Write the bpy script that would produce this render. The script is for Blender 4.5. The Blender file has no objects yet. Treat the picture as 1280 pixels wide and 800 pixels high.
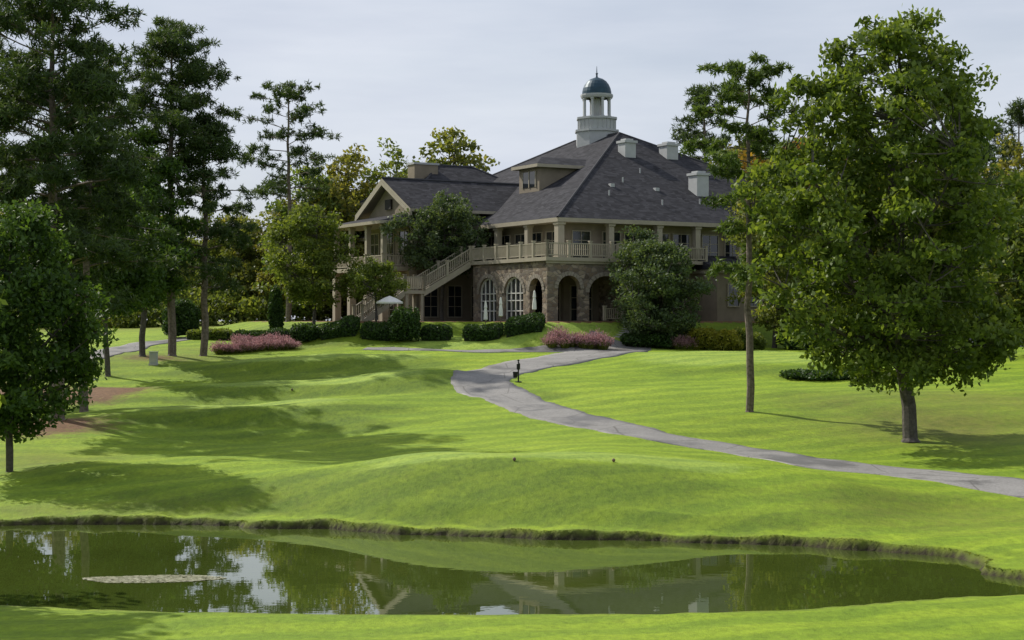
import bpy, math, numpy as np
from mathutils import Vector
S=bpy.context.scene
R0=np.random.default_rng(11)
F=2000.0; EYE=7.0
# ------------------------------------------------------------------ terrain heights
ctrl=[ # pixel column, pixel row and estimated distance of ground points
(150,615,58.5),(150,600,62),(150,578,69),(150,553,76),(150,527,81),(150,520,87),(150,512,91),(150,490,97),(150,485,102),(150,476,106),(150,455,112),(150,445,116),(150,440,122),(150,430,130),(150,420,140),(150,411,160),
(0,604,62),(0,560,73),(0,530,82),(0,500,95),(0,450,115),(0,430,130),
(300,612,58),(300,590,63),(300,572,70),(300,549,78),(300,524,83),(300,519,88.5),(300,513,91.5),(300,492,96),(300,487,101.5),(300,480,105),(300,460,109),(300,455,114),(300,445,118),(300,437,124),(300,425,130),
(430,600,58),(430,580,65),(430,555,74),(430,528,82),(430,505,89),(430,492,94),(430,486,99),(430,474,104),(430,454,110),(430,438,122),(430,421,129),
(640,589,56.5),(640,573,60.5),(640,564,67),(640,545,75),(640,522,83),(640,500,91),(640,480,98),(640,460,108),(640,445,116),(640,438,121),(640,425,126),
(520,592,56.8),(520,575,60.5),(520,560,69),(520,500,90),(520,470,100),(800,594,56.5),(800,576,60.5),(800,560,68),(800,545,75),(720,590,56.3),(720,573.5,60.5),(770,500,88),(770,470,100),(770,447,114),
(920,606,56.5),(920,588,61),(900,572,67),(900,558,74),(900,530,80),(900,503,87),(900,480,94),(900,468,101),(900,450,113),(900,440,122),(900,432,130),
(1050,622,55),(1050,598,62),
(1150,648,54),(1150,605,62),(1150,575,69),(1150,552,75),(1150,520,83),(1150,492,91),(1150,474,98),(1150,460,106),(1150,445,120),(1150,435,135),(1150,428,160),
(1280,646,54),(1280,612,60),(1280,590,65),(1280,550,75),(1280,500,90),(1280,450,115),(1280,433,140)]
C=[((a-640)/F*d,d,EYE-(b-400)/F*d) for a,b,d in ctrl]
C+=[(-18,56,.35),(-9,56,.4),(-30,58,.4),(-3,53.5,.5),(1.5,52.1,.45),(6,51.5,.45),(10,50.7,.4),(13.5,48,.35),(15,44,.35),(16,41,.45),
(14,39,.40),(8,36.8,.32),(0,36.5,.32),(-8,36.8,.32),(-16,37.5,.35),(-30,38,.45),(0,30,.7),(15,30,.9),(-15,30,.75),(0,20,1.8),(15,20,2),(-15,20,2),(0,10,3.3),(0,0,5.2),(20,0,5.2),(-20,0,5.2),
(-60,20,2.5),(60,20,3),(-60,62,.9),(-100,60,1.6),(100,60,2.2),(50,80,2.2),(45,110,4),(-50,85,2.2),(-60,110,4),(-120,130,5),(120,130,5),(0,-60,5.5),(0,200,6.6),(-60,180,6.1),(60,180,5.4),(-200,300,6),(200,300,6),(0,300,6.4)]
C=np.array(C)
def tk(r2): return 0.5*r2*np.log(r2+1e-9)
def tps_fit(C,lam=1e-5):
    P=C[:,:2]/100; n=len(P)
    K=tk(((P[:,None]-P[None])**2).sum(-1))+lam*np.eye(n)
    A=np.zeros((n+3,n+3)); A[:n,:n]=K; A[:n,n]=1; A[:n,n+1:]=P; A[n,:n]=1; A[n+1:,:n]=P.T
    return P,np.linalg.solve(A,np.concatenate([C[:,2],[0,0,0]]))
TP,TW=tps_fit(C)
def tps(x,y):
    q=np.stack([x,y],-1)/100; out=np.zeros(len(x))
    for i in range(0,len(x),20000):
        qq=q[i:i+20000]; k=tk(((qq[:,None]-TP[None])**2).sum(-1))
        out[i:i+20000]=k@TW[:-3]+TW[-3]+qq@TW[-2:]
    return out
POND=np.array([(-55,58),(-30,56),(-17.5,54.5),(-13,54.7),(-9.2,54.5),(-8.9,53.9),(-6.3,53.4),(-5.6,53.0),(-3.7,52.2),(0,51.5),(1.5,50.9),(5,50.4),(9,49.6),(11.1,48.3),(12.9,46.9),(13.2,45.6),(12.6,43.9),(13.7,42.9),(14.8,41.9),(13.6,40.9),(11.5,40.4),(6.9,38.6),(3,38),(-2.6,37.9),(-8.4,38.3),(-12.5,39.2),(-25,40),(-55,42)],float)
def sdpoly(x,y,P):
    d=np.full(len(x),1e9); ins=np.zeros(len(x),bool); n=len(P)
    for i in range(n):
        a=P[i]; b=P[(i+1)%n]; e=b-a
        wx=x-a[0]; wy=y-a[1]
        t=np.clip((wx*e[0]+wy*e[1])/(e@e),0,1)
        d=np.minimum(d,np.hypot(wx-t*e[0],wy-t*e[1]))
        c=((a[1]>y)!=(b[1]>y))&(x<(b[0]-a[0])*(y-a[1])/(b[1]-a[1]+1e-12)+a[0])
        ins^=c
    return np.where(ins,-d,d)
def ss(a,b,x):
    t=np.clip((x-a)/(b-a),0,1); return t*t*(3-2*t)
# clubhouse local frame
C0=np.array([3.7,130.0]); c30,s30=math.cos(math.radians(30)),.5
VV=np.array([c30,s30]); UU=np.array([-s30,c30])
def L(a,b,z): p=C0+a*VV+b*UU; return (p[0],p[1],z)
def rectd(a,b,a0,a1,b0,b1):
    da=np.maximum(np.maximum(a0-a,a-a1),0); db=np.maximum(np.maximum(b0-b,b-b1),0); return np.hypot(da,db)
def padw(x,y):
    rx=x-C0[0]; ry=y-C0[1]; a=rx*VV[0]+ry*VV[1]; b=rx*UU[0]+ry*UU[1]
    d=np.minimum(rectd(a,b,-3.2,38,-3.2,46),rectd(a,b,-14,0,7,30))
    return 1-ss(0.3,5.5,d)
PADZ=6.9
# raised tees / green complexes and the swales below them: x,y,rx,ry,height
MOUNDS=[(-15,87.5,7.5,3.4,.50),(-13,100.5,9.5,3.2,.42),(-13,112.5,9,3.0,.36),(1.8,59.5,12,3.4,.20),(19,112,12,8,.40),(-3,124.5,6.5,2.5,.25),
        (-13.5,80.5,8,3.0,-.42),(-11,94.3,9,2.8,-.36),(-12,107,9,2.8,-.30),(18,98,12,5,-.30),(-14,65,6,3.5,.34),(-4,70,6,4,-.18),(2,96,4,4,.22),(15,60,6,4,.18),(24,86,6,5,.3)]
def plateau(x,y,cx,cy,rx,ry):
    q=np.sqrt(((x-cx)/rx)**2+((y-cy)/ry)**2); return 1-ss(.55,1.45,q)
def hfun(x,y,full=False):
    x=np.atleast_1d(np.asarray(x,float)); y=np.atleast_1d(np.asarray(y,float))
    h=tps(x,y)
    far=ss(110,220,np.hypot(x,np.maximum(y-100,0)*.7)); h=h*(1-far)+6.0*far
    for cx,cy,rx,ry,A in MOUNDS: h=h+A*plateau(x,y,cx,cy,rx,ry)
    h=h+.04*np.sin(x*.55+1.3)*np.sin(y*.47)+.03*np.sin(x*1.1+y*.8)+.02*np.sin(x*.3-y*1.7)
    w=padw(x,y); h=h*(1-w)+PADZ*w
    wig=.05*np.sin(x*2.3+1)*np.sin(y*1.9)+.03*np.sin(x*6.1+y*3)+.02*np.sin(x*13.7-y*9)+.14*np.sin(x*.7+2)+.08*np.sin(x*1.31+.4)
    nearshore=1-ss(41,43.5,y)
    sd=sdpoly(x,y,POND)+wig*(1-.8*nearshore)
    lip=(.25+.05*np.sin(x*.8)+.03*np.sin(x*3.3+y))*(1-.8*nearshore)
    out=lip*ss(0,.16,sd)+(np.maximum(h,.25)-lip)*ss(.05,2.2,sd)
    ins=-.06-1.0*ss(0,1.8,-sd)
    hh=np.where(sd>0,out,np.where(sd>-.15,-.06+0*sd,ins))
    if full: return hh,sd,w
    return hh
def H1(x,y): return float(hfun(x,y)[0])
def site(px,py,lo=45):
    d=np.arange(lo,200,.1); x=(px-640)/F*d; z=EYE-(py-400)/F*d
    h=hfun(x,d); i=np.argmax(z<h)
    if z[i]>=h[i]: i=len(d)-1
    return x[i],d[i]
# ------------------------------------------------------------------ materials
def newmat(n):
    m=bpy.data.materials.new(n); m.use_nodes=True; nt=m.node_tree; nt.nodes.clear(); return m,nt
def nd(nt,t,**k):
    n=nt.nodes.new(t)
    for a,v in k.items(): setattr(n,a,v)
    return n
def lk(nt,a,b): nt.links.new(a,b)
def ramp(nt,fac,stops,interp='LINEAR'):
    r=nd(nt,'ShaderNodeValToRGB'); r.color_ramp.interpolation=interp; e=r.color_ramp.elements
    while len(e)<len(stops): e.new(.5)
    for i,(p,c) in enumerate(stops): e[i].position=p; e[i].color=(*c,1) if len(c)==3 else c
    lk(nt,fac,r.inputs[0]); return r.outputs[0]
def noise(nt,vec,scale,detail=4,rough=.55,mscale=None):
    if mscale:
        mp=nd(nt,'ShaderNodeMapping'); mp.inputs['Scale'].default_value=mscale; lk(nt,vec,mp.inputs[0]); vec=mp.outputs[0]
    n=nd(nt,'ShaderNodeTexNoise'); n.inputs['Scale'].default_value=scale; n.inputs['Detail'].default_value=detail; n.inputs['Roughness'].default_value=rough
    lk(nt,vec,n.inputs['Vector']); return n.outputs[0]
def mixc(nt,fac,a,b,bt='MIX'):
    m=nd(nt,'ShaderNodeMix',data_type='RGBA',blend_type=bt)
    for s,v in ((m.inputs[0],fac),(m.inputs[6],a),(m.inputs[7],b)):
        if isinstance(v,(int,float)): s.default_value=v
        elif isinstance(v,tuple): s.default_value=(*v,1)
        else: lk(nt,v,s)
    return m.outputs[2]
def finish(nt,col,rough=.7,bump=None,bstr=.3,bdist=.05,spec=.3,metal=0,extra=None):
    p=nd(nt,'ShaderNodeBsdfPrincipled'); o=nd(nt,'ShaderNodeOutputMaterial')
    if isinstance(col,tuple): p.inputs['Base Color'].default_value=(*col,1)
    else: lk(nt,col,p.inputs['Base Color'])
    if isinstance(rough,(int,float)): p.inputs['Roughness'].default_value=rough
    else: lk(nt,rough,p.inputs['Roughness'])
    p.inputs['Specular IOR Level'].default_value=spec; p.inputs['Metallic'].default_value=metal
    if bump is not None:
        b=nd(nt,'ShaderNodeBump'); b.inputs['Strength'].default_value=bstr; b.inputs['Distance'].default_value=bdist
        lk(nt,bump,b.inputs['Height']); lk(nt,b.outputs[0],p.inputs['Normal'])
    lk(nt,p.outputs[0],o.inputs[0]); return p
def pos(nt): return nd(nt,'ShaderNodeTexCoord').outputs['Object']
def simple(n,c,rough=.6,var=.15,scale=3,bstr=.15,spec=.3,metal=0):
    m,nt=newmat(n); v=pos(nt); f=noise(nt,v,scale,5)
    c1=tuple(x*(1-var) for x in c); c2=tuple(min(1,x*(1+var)) for x in c)
    col=ramp(nt,f,[(.3,c1),(.7,c2)]); f2=noise(nt,v,scale*9,2)
    finish(nt,col,rough,f2,bstr,.02,spec,metal); return m
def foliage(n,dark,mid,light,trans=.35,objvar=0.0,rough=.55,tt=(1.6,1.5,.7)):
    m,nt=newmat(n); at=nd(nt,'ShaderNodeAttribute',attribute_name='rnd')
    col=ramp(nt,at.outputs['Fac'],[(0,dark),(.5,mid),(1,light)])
    if objvar:
        oi=nd(nt,'ShaderNodeObjectInfo'); hs=nd(nt,'ShaderNodeHueSaturation')
        mr=nd(nt,'ShaderNodeMapRange'); mr.inputs[3].default_value=.5-objvar; mr.inputs[4].default_value=.5+objvar*.35
        lk(nt,oi.outputs['Random'],mr.inputs[0]); lk(nt,mr.outputs[0],hs.inputs['Hue']); lk(nt,col,hs.inputs['Color']); col=hs.outputs[0]
    p=nd(nt,'ShaderNodeBsdfPrincipled'); lk(nt,col,p.inputs['Base Color']); p.inputs['Roughness'].default_value=rough; p.inputs['Specular IOR Level'].default_value=.25
    t=nd(nt,'ShaderNodeBsdfTranslucent'); tc=mixc(nt,1.0,col,tt,'MULTIPLY'); lk(nt,tc,t.inputs[0])
    mx=nd(nt,'ShaderNodeMixShader'); mx.inputs[0].default_value=trans; lk(nt,p.outputs[0],mx.inputs[1]); lk(nt,t.outputs[0],mx.inputs[2])
    o=nd(nt,'ShaderNodeOutputMaterial'); lk(nt,mx.outputs[0],o.inputs[0]); return m
M={}
M['bark']=simple('bark_pine',(.15,.12,.10),.9,.5,6,.8)
M['barko']=simple('bark_oak',(.085,.075,.065),.9,.45,7,.8)
M['pine']=foliage('pine_needles',(.022,.042,.013),(.045,.078,.022),(.09,.13,.038),.32)
M['pinel']=foliage('pine_needles_light',(.04,.065,.016),(.08,.13,.03),(.14,.2,.05),.35)
M['oak']=foliage('oak_leaves',(.04,.07,.013),(.10,.15,.024),(.20,.26,.05),.42)
M['dk']=foliage('dark_leaves',(.022,.048,.010),(.05,.098,.018),(.10,.17,.03),.38)
M['lime']=foliage('fresh_leaves',(.055,.085,.015),(.12,.165,.03),(.21,.25,.055),.42)
M['grey']=foliage('willow_leaves',(.035,.06,.024),(.068,.105,.042),(.12,.16,.065),.35)
M['dist']=foliage('wood_leaves',(.055,.085,.02),(.115,.155,.035),(.22,.24,.06),.48,.05)
M['aut']=foliage('autumn_leaves',(.10,.075,.015),(.2,.13,.025),(.33,.2,.04),.42,.03)
M['hedge']=foliage('hedge_leaves',(.014,.035,.009),(.035,.072,.015),(.07,.13,.027),.25)
M['yel']=foliage('golden_shrub_leaves',(.10,.12,.012),(.2,.21,.02),(.34,.31,.04),.35)
M['muhly']=foliage('muhly_plumes',(.16,.09,.09),(.34,.20,.21),(.52,.34,.35),.4,tt=(1.2,1.0,1.0))
M['tuft']=foliage('bank_grass',(.04,.06,.008),(.10,.14,.018),(.19,.21,.04),.35)
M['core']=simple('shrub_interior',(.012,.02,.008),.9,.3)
M['stucco']=simple('stucco_tan',(.22,.185,.135),.85,.12,1.2,.1)
M['trim']=simple('trim_tan',(.33,.295,.22),.6,.08,2,.05)
M['vous']=simple('arch_stone',(.25,.22,.18),.85,.25,5,.3)
M['white']=simple('paint_offwhite',(.58,.57,.53),.55,.06,2,.05)
M['grey_p']=simple('paint_grey',(.38,.39,.39),.55,.06,2,.05)
M['dome']=simple('dome_patina',(.012,.042,.065),.45,.2,2,.05,.4,.2)
M['glass']=simple('window_glass',(.018,.022,.026),.06,.1,.5,.0,.7)
M['dark']=simple('dark_interior',(.03,.027,.023),.8)
M['black']=simple('black_plastic',(.012,.012,.013),.45)
M['conc']=simple('step_concrete',(.42,.41,.38),.85,.15,2,.3)
M['canvas']=simple('canvas_white',(.72,.71,.66),.8,.05)
M['wood']=simple('teak_wood',(.16,.11,.07),.7,.3)
# shingles
m,nt=newmat('roof_shingles'); v=pos(nt); sx=nd(nt,'ShaderNodeSeparateXYZ'); lk(nt,v,sx.inputs[0])
w=nd(nt,'ShaderNodeMath',operation='MULTIPLY'); w.inputs[1].default_value=5.0; lk(nt,sx.outputs[2],w.inputs[0])
fr=nd(nt,'ShaderNodeMath',operation='FRACT'); lk(nt,w.outputs[0],fr.inputs[0])
fl=nd(nt,'ShaderNodeMath',operation='FLOOR'); lk(nt,w.outputs[0],fl.inputs[0])
cb=nd(nt,'ShaderNodeCombineXYZ')
a1=nd(nt,'ShaderNodeMath',operation='MULTIPLY'); a1.inputs[1].default_value=2.2; lk(nt,sx.outputs[0],a1.inputs[0])
a2=nd(nt,'ShaderNodeMath',operation='MULTIPLY'); a2.inputs[1].default_value=2.2; lk(nt,sx.outputs[1],a2.inputs[0])
a3=nd(nt,'ShaderNodeMath',operation='MULTIPLY'); a3.inputs[1].default_value=7.3; lk(nt,fl.outputs[0],a3.inputs[0])
lk(nt,a1.outputs[0],cb.inputs[0]); lk(nt,a2.outputs[0],cb.inputs[1]); lk(nt,a3.outputs[0],cb.inputs[2])
wn=nd(nt,'ShaderNodeTexVoronoi'); wn.inputs['Scale'].default_value=1; lk(nt,cb.outputs[0],wn.inputs[0])
c=ramp(nt,wn.outputs['Color'],[(.1,(.016,.016,.019)),(.5,(.031,.031,.036)),(.9,(.056,.055,.062))])
c=mixc(nt,ramp(nt,fr.outputs[0],[(0,(.75,.75,.75)),(.14,(0,0,0)),(1,(0,0,0))]),c,(.01,.01,.011))
c=mixc(nt,ramp(nt,noise(nt,v,.5,5),[(.35,(0,0,0)),(.7,(.5,.5,.5))]),c,(.045,.045,.05))
finish(nt,c,.9,fr.outputs[0],.4,.03,.12); M['roof']=m
M['cap']=simple('ridge_caps',(.06,.06,.065),.9,spec=.1)
# stone
m,nt=newmat('fieldstone'); v=pos(nt); mp=nd(nt,'ShaderNodeMapping'); mp.inputs['Scale'].default_value=(1.9,1.9,3.2); lk(nt,v,mp.inputs[0])
vo=nd(nt,'ShaderNodeTexVoronoi'); vo.inputs['Scale'].default_value=1; lk(nt,mp.outputs[0],vo.inputs[0])
ve=nd(nt,'ShaderNodeTexVoronoi',feature='DISTANCE_TO_EDGE'); ve.inputs['Scale'].default_value=1; lk(nt,mp.outputs[0],ve.inputs[0])
c=ramp(nt,vo.outputs['Color'],[(.15,(.08,.058,.042)),(.35,(.21,.155,.105)),(.5,(.29,.235,.165)),(.65,(.12,.10,.08)),(.8,(.34,.28,.21))])
c=mixc(nt,.2,c,ramp(nt,noise(nt,v,7,5),[(.3,(.10,.08,.06)),(.7,(.28,.24,.19))]))
e=ramp(nt,ve.outputs[0],[(.0,(0,0,0)),(.10,(1,1,1))])
c=mixc(nt,e,(.15,.13,.11),c); finish(nt,c,.9,e,.6,.04); M['stone']=m
# path
m,nt=newmat('path_concrete'); v=pos(nt)
c=ramp(nt,noise(nt,v,.5,5,.6),[(.3,(.16,.155,.145)),(.7,(.27,.26,.245))])
c=mixc(nt,.5,c,ramp(nt,noise(nt,v,9,5,.7),[(.3,(.11,.105,.10)),(.7,(.33,.32,.305))]))
vo=nd(nt,'ShaderNodeTexVoronoi',feature='DISTANCE_TO_EDGE'); vo.inputs['Scale'].default_value=.28; lk(nt,v,vo.inputs[0])
c=mixc(nt,ramp(nt,vo.outputs[0],[(0,(.8,.8,.8)),(.012,(0,0,0))]),c,(.07,.065,.055))
damp=ramp(nt,noise(nt,v,.33,4,.6),[(.50,(0,0,0)),(.60,(.75,.75,.75))])
c=mixc(nt,damp,c,(.105,.10,.095))
rr=ramp(nt,damp,[(0,(.85,)*3),(1,(.38,)*3)])
finish(nt,c,rr,noise(nt,v,20,3),.25,.01); M['path']=m
# grass terrain
m,nt=newmat('lawn'); v=pos(nt)
g=ramp(nt,noise(nt,v,.09,5,.62),[(.30,(.135,.225,.014)),(.5,(.21,.315,.018)),(.70,(.285,.375,.028))])
g2=ramp(nt,noise(nt,v,.8,6,.7,(.7,1.0,1)),[(.28,(.115,.195,.013)),(.5,(.21,.31,.018)),(.72,(.30,.385,.033))])
g=mixc(nt,.45,g,g2)
at=nd(nt,'ShaderNodeAttribute',attribute_name='zones'); sp=nd(nt,'ShaderNodeSeparateColor'); lk(nt,at.outputs['Color'],sp.inputs[0])
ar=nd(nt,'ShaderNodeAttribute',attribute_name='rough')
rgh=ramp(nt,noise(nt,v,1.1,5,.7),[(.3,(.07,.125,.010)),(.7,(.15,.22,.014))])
n4=noise(nt,v,1.6,5,.7)
def edge(ch,soft=.25):
    a=nd(nt,'ShaderNodeMath',operation='ADD'); lk(nt,ch,a.inputs[0])
    s=nd(nt,'ShaderNodeMath',operation='MULTIPLY_ADD'); lk(nt,n4,s.inputs[0]); s.inputs[1].default_value=.9; s.inputs[2].default_value=-.45; lk(nt,s.outputs[0],a.inputs[1])
    return ramp(nt,a.outputs[0],[(.5-soft,(0,0,0)),(.5+soft,(1,1,1))])
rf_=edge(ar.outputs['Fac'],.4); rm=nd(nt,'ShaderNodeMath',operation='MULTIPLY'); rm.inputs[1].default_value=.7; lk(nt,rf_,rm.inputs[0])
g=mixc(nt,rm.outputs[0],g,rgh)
tee=ramp(nt,noise(nt,v,1.3,5,.6),[(.3,(.225,.33,.045)),(.7,(.29,.39,.06))])
g=mixc(nt,edge(at.outputs['Alpha'],.12),g,tee)
g3=ramp(nt,noise(nt,v,5,6,.8,(1,.5,1)),[(.32,(.5,.53,.5)),(.5,(1,1,1)),(.68,(1.4,1.36,1.4))]); g=mixc(nt,.65,g,g3,'MULTIPLY')
wv=nd(nt,'ShaderNodeTexWave'); wv.inputs['Scale'].default_value=.14; wv.inputs['Distortion'].default_value=1.2; wv.inputs['Detail'].default_value=1
mp=nd(nt,'ShaderNodeMapping'); mp.inputs['Rotation'].default_value=(0,0,math.radians(64)); lk(nt,v,mp.inputs[0]); lk(nt,mp.outputs[0],wv.inputs[0])
g=mixc(nt,.9,g,ramp(nt,wv.outputs[0],[(.35,(.86,.89,.92)),(.65,(1.1,1.07,1.0))]),'MULTIPLY')
dry=ramp(nt,noise(nt,v,2.5,5,.7),[(.3,(.10,.125,.018)),(.7,(.23,.22,.045))])
g=mixc(nt,edge(sp.outputs[1],.45),g,dry)
mul=ramp(nt,noise(nt,v,5,5,.7),[(.3,(.08,.045,.024)),(.7,(.25,.14,.068))])
g=mixc(nt,edge(sp.outputs[0],.2),g,mul)
soil=ramp(nt,noise(nt,v,6,5,.7),[(.3,(.014,.012,.006)),(.7,(.07,.06,.03))])
g=mixc(nt,sp.outputs[2],g,soil)
bm=nd(nt,'ShaderNodeMath',operation='ADD'); lk(nt,noise(nt,v,14,4,.8),bm.inputs[0]); lk(nt,noise(nt,v,2.2,4,.6),bm.inputs[1])
finish(nt,g,.75,bm.outputs[0],.65,.10,.16); M['lawn']=m
# water
m,nt=newmat('pond_water'); v=pos(nt)
p=finish(nt,ramp(nt,noise(nt,v,.15,4),[(.3,(.042,.060,.010)),(.7,(.06,.085,.014))]),.01,noise(nt,v,1.2,3,.5,(1,1.6,1)),.018,.05,.9)
p.inputs['IOR'].default_value=1.5
M['water']=m
# ------------------------------------------------------------------ mesh building
class MB:
    def __init__(s): s.V=[];s.F=[];s.m=[];s.r=[];s.n=0
    def add(s,V,Fc,mat=0,rnd=.5):
        V=np.asarray(V,float).reshape(-1,3); k=len(Fc)
        s.V.append(V)
        if isinstance(Fc,np.ndarray): s.F.extend((Fc+s.n).tolist())
        else: s.F.extend([[i+s.n for i in f] for f in Fc])
        s.n+=len(V); s.m.append(np.full(k,mat) if np.isscalar(mat) else np.asarray(mat)); s.r.append(np.full(k,rnd) if np.isscalar(rnd) else rnd)
    def mesh(s,name,mats,smooth=False,fixn=False):
        me=bpy.data.meshes.new(name); me.from_pydata(np.concatenate(s.V).tolist(),[],s.F)
        for q in mats: me.materials.append(M[q] if isinstance(q,str) else q)
        me.polygons.foreach_set('material_index',np.concatenate(s.m).astype(np.int32))
        at=me.attributes.new('rnd','FLOAT','FACE'); at.data.foreach_set('value',np.concatenate(s.r).astype(np.float32))
        if smooth: me.polygons.foreach_set('use_smooth',np.ones(len(me.polygons),bool))
        me.update()
        if fixn:
            import bmesh
            b=bmesh.new(); b.from_mesh(me); bmesh.ops.recalc_face_normals(b,faces=b.faces); b.to_mesh(me); b.free()
        return me
    def obj(s,name,mats,parent=None,smooth=False,fixn=False):
        o=bpy.data.objects.new(name,s.mesh(name,mats,smooth,fixn)); S.collection.objects.link(o)
        if parent: o.parent=parent
        return o
def empty(name):
    o=bpy.data.objects.new(name,None); S.collection.objects.link(o); return o
BOXF=[[0,1,3,2],[4,6,7,5],[0,4,5,1],[2,3,7,6],[0,2,6,4],[1,5,7,3]]
def tube(mb,P,rad,sides=6,mat=0):
    P=np.asarray(P,float); n=len(P); T=np.gradient(P,axis=0); T/=np.linalg.norm(T,axis=1)[:,None]+1e-9
    ref=np.where(np.abs(T[:,2:3])>.9,np.array([[1.,0,0]]),np.array([[0,0,1.]]))
    A=np.cross(T,ref); A/=np.linalg.norm(A,axis=1)[:,None]+1e-9; B=np.cross(T,A)
    th=np.arange(sides)/sides*2*np.pi; rad=np.asarray(rad)[:,None,None]
    V=P[:,None]+rad*(np.cos(th)[None,:,None]*A[:,None]+np.sin(th)[None,:,None]*B[:,None])
    i=np.arange(n-1)[:,None]*sides; j=np.arange(sides)[None]; k=(j+1)%sides
    Q=np.stack([i+j,i+k,i+sides+k,i+sides+j],-1).reshape(-1,4)
    mb.add(V.reshape(-1,3),Q,mat)
def leaves(mb,P,s,asp,rnd,mat=1,axis=None,r=R0):
    n=len(P); a=r.normal(size=(n,3))
    if axis is not None: a=a*.45+axis
    a/=np.linalg.norm(a,axis=1)[:,None]+1e-9; b=np.cross(a,r.normal(size=(n,3))); b/=np.linalg.norm(b,axis=1)[:,None]+1e-9
    s=s[:,None]; V=np.stack([P+a*s,P+b*s*asp,P-a*s,P-b*s*asp],1).reshape(-1,3)
    Q=np.arange(4*n).reshape(-1,4); mb.add(V,Q,mat,rnd)
def broadleaf(name,x,y,Ht,base,R,nc,nl,ls,leafmat,seed,tr=.25,p0=.8,p1=.6,cl=.9,off=(0,0),mesh_only=False,bark='barko',nprim=12,gap=.0):
    r=np.random.default_rng(seed); mb=MB(); ph=r.uniform(0,6.28,6)
    def env(t,th): return R*np.sin(np.pi*np.clip(t,0,1)**p0*.97+.03)**p1*(1+.15*np.sin(2*th+ph[0])+.13*np.sin(3*th+ph[1]+4*t)+.12*np.sin(5*th+ph[2]-9*t)+.09*np.sin(7*th+13*t))
    K=8; t=r.uniform(0,1,nc*K); th=r.uniform(0,6.28,nc*K); e=env(t,th)
    keep=r.uniform(0,1,nc*K)<(e/(R*1.3))**1.4
    rr=e*r.uniform(0,1,nc*K)**.42
    cx=rr*np.cos(th); cy=rr*np.sin(th); cz=base+t*(Ht-base)
    g=np.sin(cx*1.3*4/R+ph[3])*np.sin(cy*1.2*4/R+ph[4])*np.sin(cz*.9*4/R+ph[5])
    keep&=g>(-.45+gap)
    idx=np.where(keep)[0][:nc]; cp=np.stack([cx+off[0]*np.clip(t*2,0,1),cy+off[1]*np.clip(t*2,0,1),cz],1)[idx]; rr=rr[idx]
    nt_=12; tz=np.linspace(0,.93*Ht,nt_); wob=np.cumsum(r.normal(size=(nt_,2))*.07*Ht/12,axis=0); wob-=wob[0]
    wob+=np.array(off)[None]*(tz/Ht)[:,None]*.6
    TP_=np.stack([wob[:,0],wob[:,1],tz],1); trd=tr*(1-tz/Ht)**.8+.02; trd[0]*=1.45
    tube(mb,np.vstack([TP_[0],TP_[0]+(TP_[1]-TP_[0])*.12,TP_[1:]]),np.concatenate([[trd[0]],[tr*1.05],trd[1:]]),9)
    at=lambda z:np.array([np.interp(z,tz,TP_[:,0]),np.interp(z,tz,TP_[:,1]),z])
    order=np.argsort(-rr+r.uniform(0,R*.6,len(rr)))[:nprim]; pts=[TP_[i] for i in range(3,nt_)]
    for i in order:
        c=cp[i]; za=max(base*.85,min(base*.85+(c[2]-base)*.5,Ht*.8)); a=at(za)
        m=(a+c)/2+np.array([0,0,-.08*np.linalg.norm(c-a)]); s=np.linspace(0,1,7)[:,None]
        B=(1-s)**2*a+2*s*(1-s)*m+s*s*c+r.normal(size=(7,3))*.06
        B[0]=a; r0=np.interp(za,tz,trd)*.5
        tube(mb,B,np.linspace(r0,.025,7),5); pts+=list(B[1:])
    pts=np.array(pts)
    for i in range(len(cp)):
        if i in order: continue
        d=np.linalg.norm(pts-cp[i],axis=1)+np.maximum(pts[:,2]-cp[i,2],0)*1.5; q=pts[np.argmin(d)]
        s=np.linspace(0,1,4)[:,None]; B=q+(cp[i]-q)*s+np.array([0,0,-.1])*(s*(1-s)*4); tube(mb,B,[.045,.035,.025,.012],3)
    n=len(cp); cs=cl*r.uniform(.6,1.35,n); cr=r.uniform(-.18,.18,n)
    cnt=(nl*(cs/cl)**1.6).astype(int); rep=np.repeat(np.arange(n),cnt); N=len(rep)
    dr=r.normal(size=(N,3)); dr/=np.linalg.norm(dr,axis=1)[:,None]; rad=r.uniform(0,1,N)**.5
    ta=r.normal(size=(n,3))*np.array([1,1,.4]); ta/=np.linalg.norm(ta,axis=1)[:,None]
    O=dr*rad[:,None]*cs[rep][:,None]*np.array([.85,.85,.55]); O+=ta[rep]*(O*ta[rep]).sum(1)[:,None]*.8
    P=cp[rep]+O+r.normal(size=(N,3))*.12
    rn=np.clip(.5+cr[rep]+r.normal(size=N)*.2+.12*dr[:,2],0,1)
    leaves(mb,P,ls*r.uniform(.6,1.35,N),.55,rn,1,None,r)
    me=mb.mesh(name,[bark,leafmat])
    if mesh_only: return me
    o=bpy.data.objects.new(name,me); S.collection.objects.link(o); o.location=(x,y,H1(x,y)-.08); return o
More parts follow.
